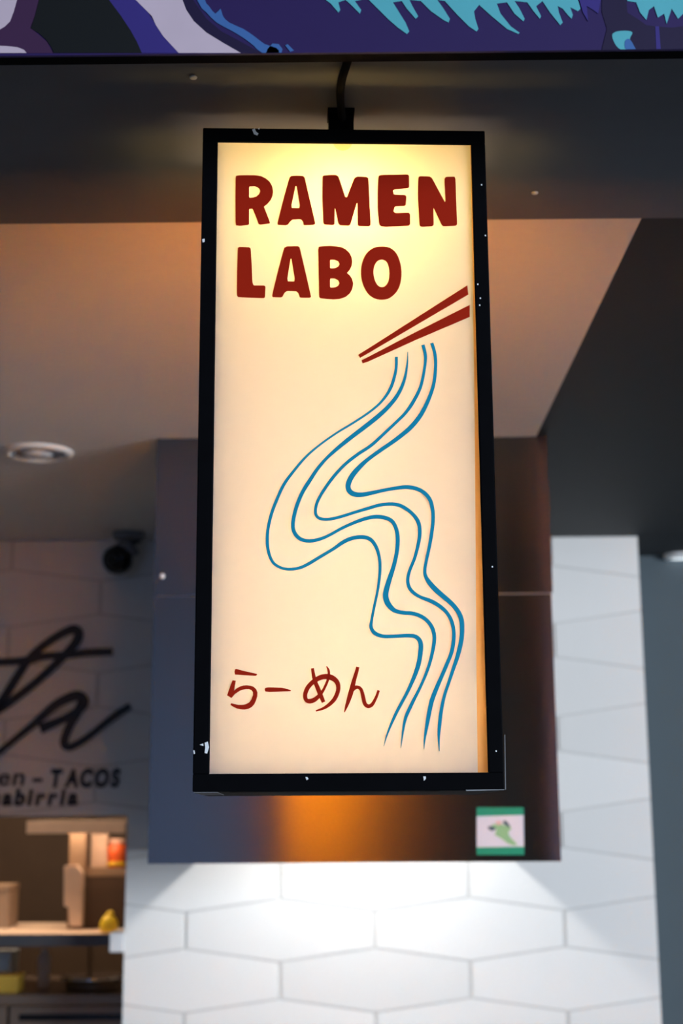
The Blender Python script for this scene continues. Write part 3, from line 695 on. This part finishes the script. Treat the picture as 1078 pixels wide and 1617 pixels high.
WT, WF = 1.08, 4.45
wt = empty('kitchen_worktop', (-1.4, WF, 0), 'brownish steel kitchen worktop with drawer front below the pass shelf', 'worktop')
MB().box((-0.8, -0.012, WT - 0.03), (0.745, 0.50, WT)).build('top', M['warm_steel'], wt, bevel=0.003)
MB().box((-0.8, 0.02, 0), (0.745, 0.50, WT - 0.03)).build('body', M['brown'], wt)
for x0, x1 in ((-0.79, -0.06), (-0.05, 0.36), (0.37, 0.74)):
    d_ = MB().box((x0, 0, WT - 0.115), (x1, 0.02, WT - 0.034)).build('drawer', M['warm_steel'], wt, bevel=0.002)
    MB().box((x0 + 0.03, -0.004, WT - 0.075), (x1 - 0.03, 0.001, WT - 0.057)).build('grip_slot', M['cam_black'], d_)
    MB().box((x0, 0.002, WT - 0.30), (x1, 0.02, WT - 0.12)).build('drawer', M['warm_steel'], wt, bevel=0.002)

cab = empty('wall_cupboard', (-1.5, 5.9, 0.0), 'tall dark brown cupboard against the kitchen back, seen above the pass shelf', 'cupboard')
MB().box((-1.4, 0.03, 0), (0.95, 0.5, 2.1)).build('body', M['brown'], cab)
for k in range(5):
    MB().box((-1.38 + k * 0.46, 0, 0.1), (-1.38 + k * 0.46 + 0.44, 0.03, 2.08)).build('door', M['brown'], cab, bevel=0.004)

def box_thing(name, label, cat, px, Y, depth, zb, m, lid=None, lid_m=None):
    """box standing on height zb whose front fills px = (x0, top, x1)"""
    a = at_y(px[0], px[1], Y); b = at_y(px[2], px[1], Y)
    t = empty(name, ((a.x + b.x) / 2, Y, zb), label, cat)
    w = (b.x - a.x) / 2; h = a.z - zb
    hl = h * 0.86 if lid else h
    MB().box((-w, 0, 0), (w, depth, hl)).build('body', m, t, bevel=min(0.003, w * 0.2))
    if lid: MB().box((-w * 1.03, -0.002, hl), (w * 1.03, depth + 0.002, h)).build(lid, lid_m or m, t, bevel=min(0.002, w * 0.2))
    return t, h
t, h = box_thing('storage_box', 'dark brown box on the lower shelf right of the pale upright', 'box', (132, 1371, 200), FY + 0.20, 0.14, s1, M['brown'], 'lid', M['tan'])
zb = s1 + h
box_thing('carton', 'small cream carton on top of the brown box beside the orange jar', 'carton', (144, 1317, 170), FY + 0.24, 0.05, zb, M['cream'], 'lid', M['cream'])
a = at_y(171, 1325, FY + 0.24); b = at_y(201, 1325, FY + 0.24); rj = (b.x - a.x) / 2
j = empty('jar', ((a.x + b.x) / 2, FY + 0.24, zb), 'orange red jar on top of the brown box at the opening edge', 'jar')
hj = a.z - zb
MB().lathe([(rj*0.85, 0), (rj, 0.004), (rj, hj*0.72), (rj*0.8, hj*0.82), (rj*0.78, hj*0.84)], (0, 0, 0), 24).build('body', M['orange'], j)
MB().lathe([(rj*0.82, hj*0.84), (rj*0.82, hj), (rj*0.4, hj*1.01)], (0, 0, 0), 24).build('lid', mat('pale_pink_lid', (0.80, 0.55, 0.45), 0.5), j)
MB().lathe([(rj*1.01, 0.006), (rj*1.01, hj*0.2)], (0, 0, 0), 24).build('label_band', M['yellow'], j)
box_thing('tan_box', 'tan box at the left frame edge on the lower shelf', 'box', (-30, 1398, 14), FY + 0.22, 0.14, s1, M['tan'], 'lid', M['tan'])
a = at_y(157, 1472, FY + 0.05); b = at_y(186, 1472, FY + 0.05); ry = (b.x - a.x) / 2
hy = at_y(170, 1438, FY + 0.05).z - s1
y = empty('squeeze_bottle', ((a.x + b.x) / 2, FY + 0.05, s1), 'small bright yellow bottle with tapered top on the shelf front', 'bottle')
MB().lathe([(ry*0.8, 0), (ry, hy*0.12), (ry, hy*0.42), (ry*0.72, hy*0.66), (ry*0.4, hy*0.82)], (0, 0, 0), 24).build('body', M['yellow'], y)
MB().lathe([(ry*0.42, hy*0.82), (ry*0.40, hy*0.92), (ry*0.15, hy*1.0)], (ry*0.1, 0, 0), 20).build('cap', M['yellow'], y)
box_thing('plastic_tub', 'pale blue grey tub at the left frame edge under the pass shelf', 'tub', (-14, 1504, 17), 4.72, 0.12, WT, M['pale_blue'], 'lid', M['pale_blue'])
a = at_y(60, 1500, 4.60); b = at_y(79, 1500, 4.60); rb = (b.x - a.x) / 2; hb_ = a.z - WT
t = empty('grey_bottle', ((a.x + b.x) / 2, 4.61, WT), 'pale grey cylindrical bottle standing under the pass shelf', 'bottle')
MB().lathe([(rb*0.9, 0), (rb, 0.006), (rb, hb_*0.8), (rb*0.5, hb_*0.9)], (0, 0, 0), 20).build('body', mat('grey_plastic', (0.40, 0.42, 0.47), 0.4), t)
MB().lathe([(rb*0.55, hb_*0.9), (rb*0.55, hb_), (rb*0.3, hb_*1.01)], (0, 0, 0), 16).build('cap', M['pale_blue'], t)
t, h = box_thing('yellow_tray', 'mustard yellow tray at the left frame edge on the worktop', 'tray', (-30, 1541, 27), 4.48, 0.10, WT, mat('mustard', (0.55, 0.36, 0.05), 0.5), 'rim', mat('mustard_rim', (0.70, 0.48, 0.08), 0.5))
# steel pot
a = at_y(103, 1546, 4.58); b = at_y(190, 1546, 4.58); rp = (b.x - a.x) / 2; hp = max(a.z - WT, 0.04)
pot = empty('steel_pan', ((a.x + b.x) / 2, 4.58, WT), 'shallow round stainless steel pan on the worktop below the yellow bottle', 'pan')
mb = MB(); prof = [(rp*0.92, 0), (rp*0.97, 0.01), (rp*0.97, hp - 0.006), (rp*1.03, hp - 0.002), (rp*1.02, hp), (rp*0.92, hp - 0.004), (rp*0.90, 0.012)]
mb.lathe(prof, (0, 0, 0), 36).build('body', M['steel'], pot)
MB().lathe([(rp*0.97, hp - 0.014), (rp*1.04, hp - 0.014), (rp*1.04, hp - 0.001), (rp*0.99, hp + 0.001)], (0, 0, 0), 36).build('rim', M['chrome'], pot)
for s in (-1, 1):
    MB().tube(spline([(s*rp*0.96, -0.03, hp*0.72), (s*rp*1.12, -0.03, hp*0.74), (s*rp*1.12, 0.03, hp*0.74), (s*rp*0.96, 0.03, hp*0.72)], 5), 0.004, 8).build('handle', M['steel'], pot)
bpy.context.view_layer.update()
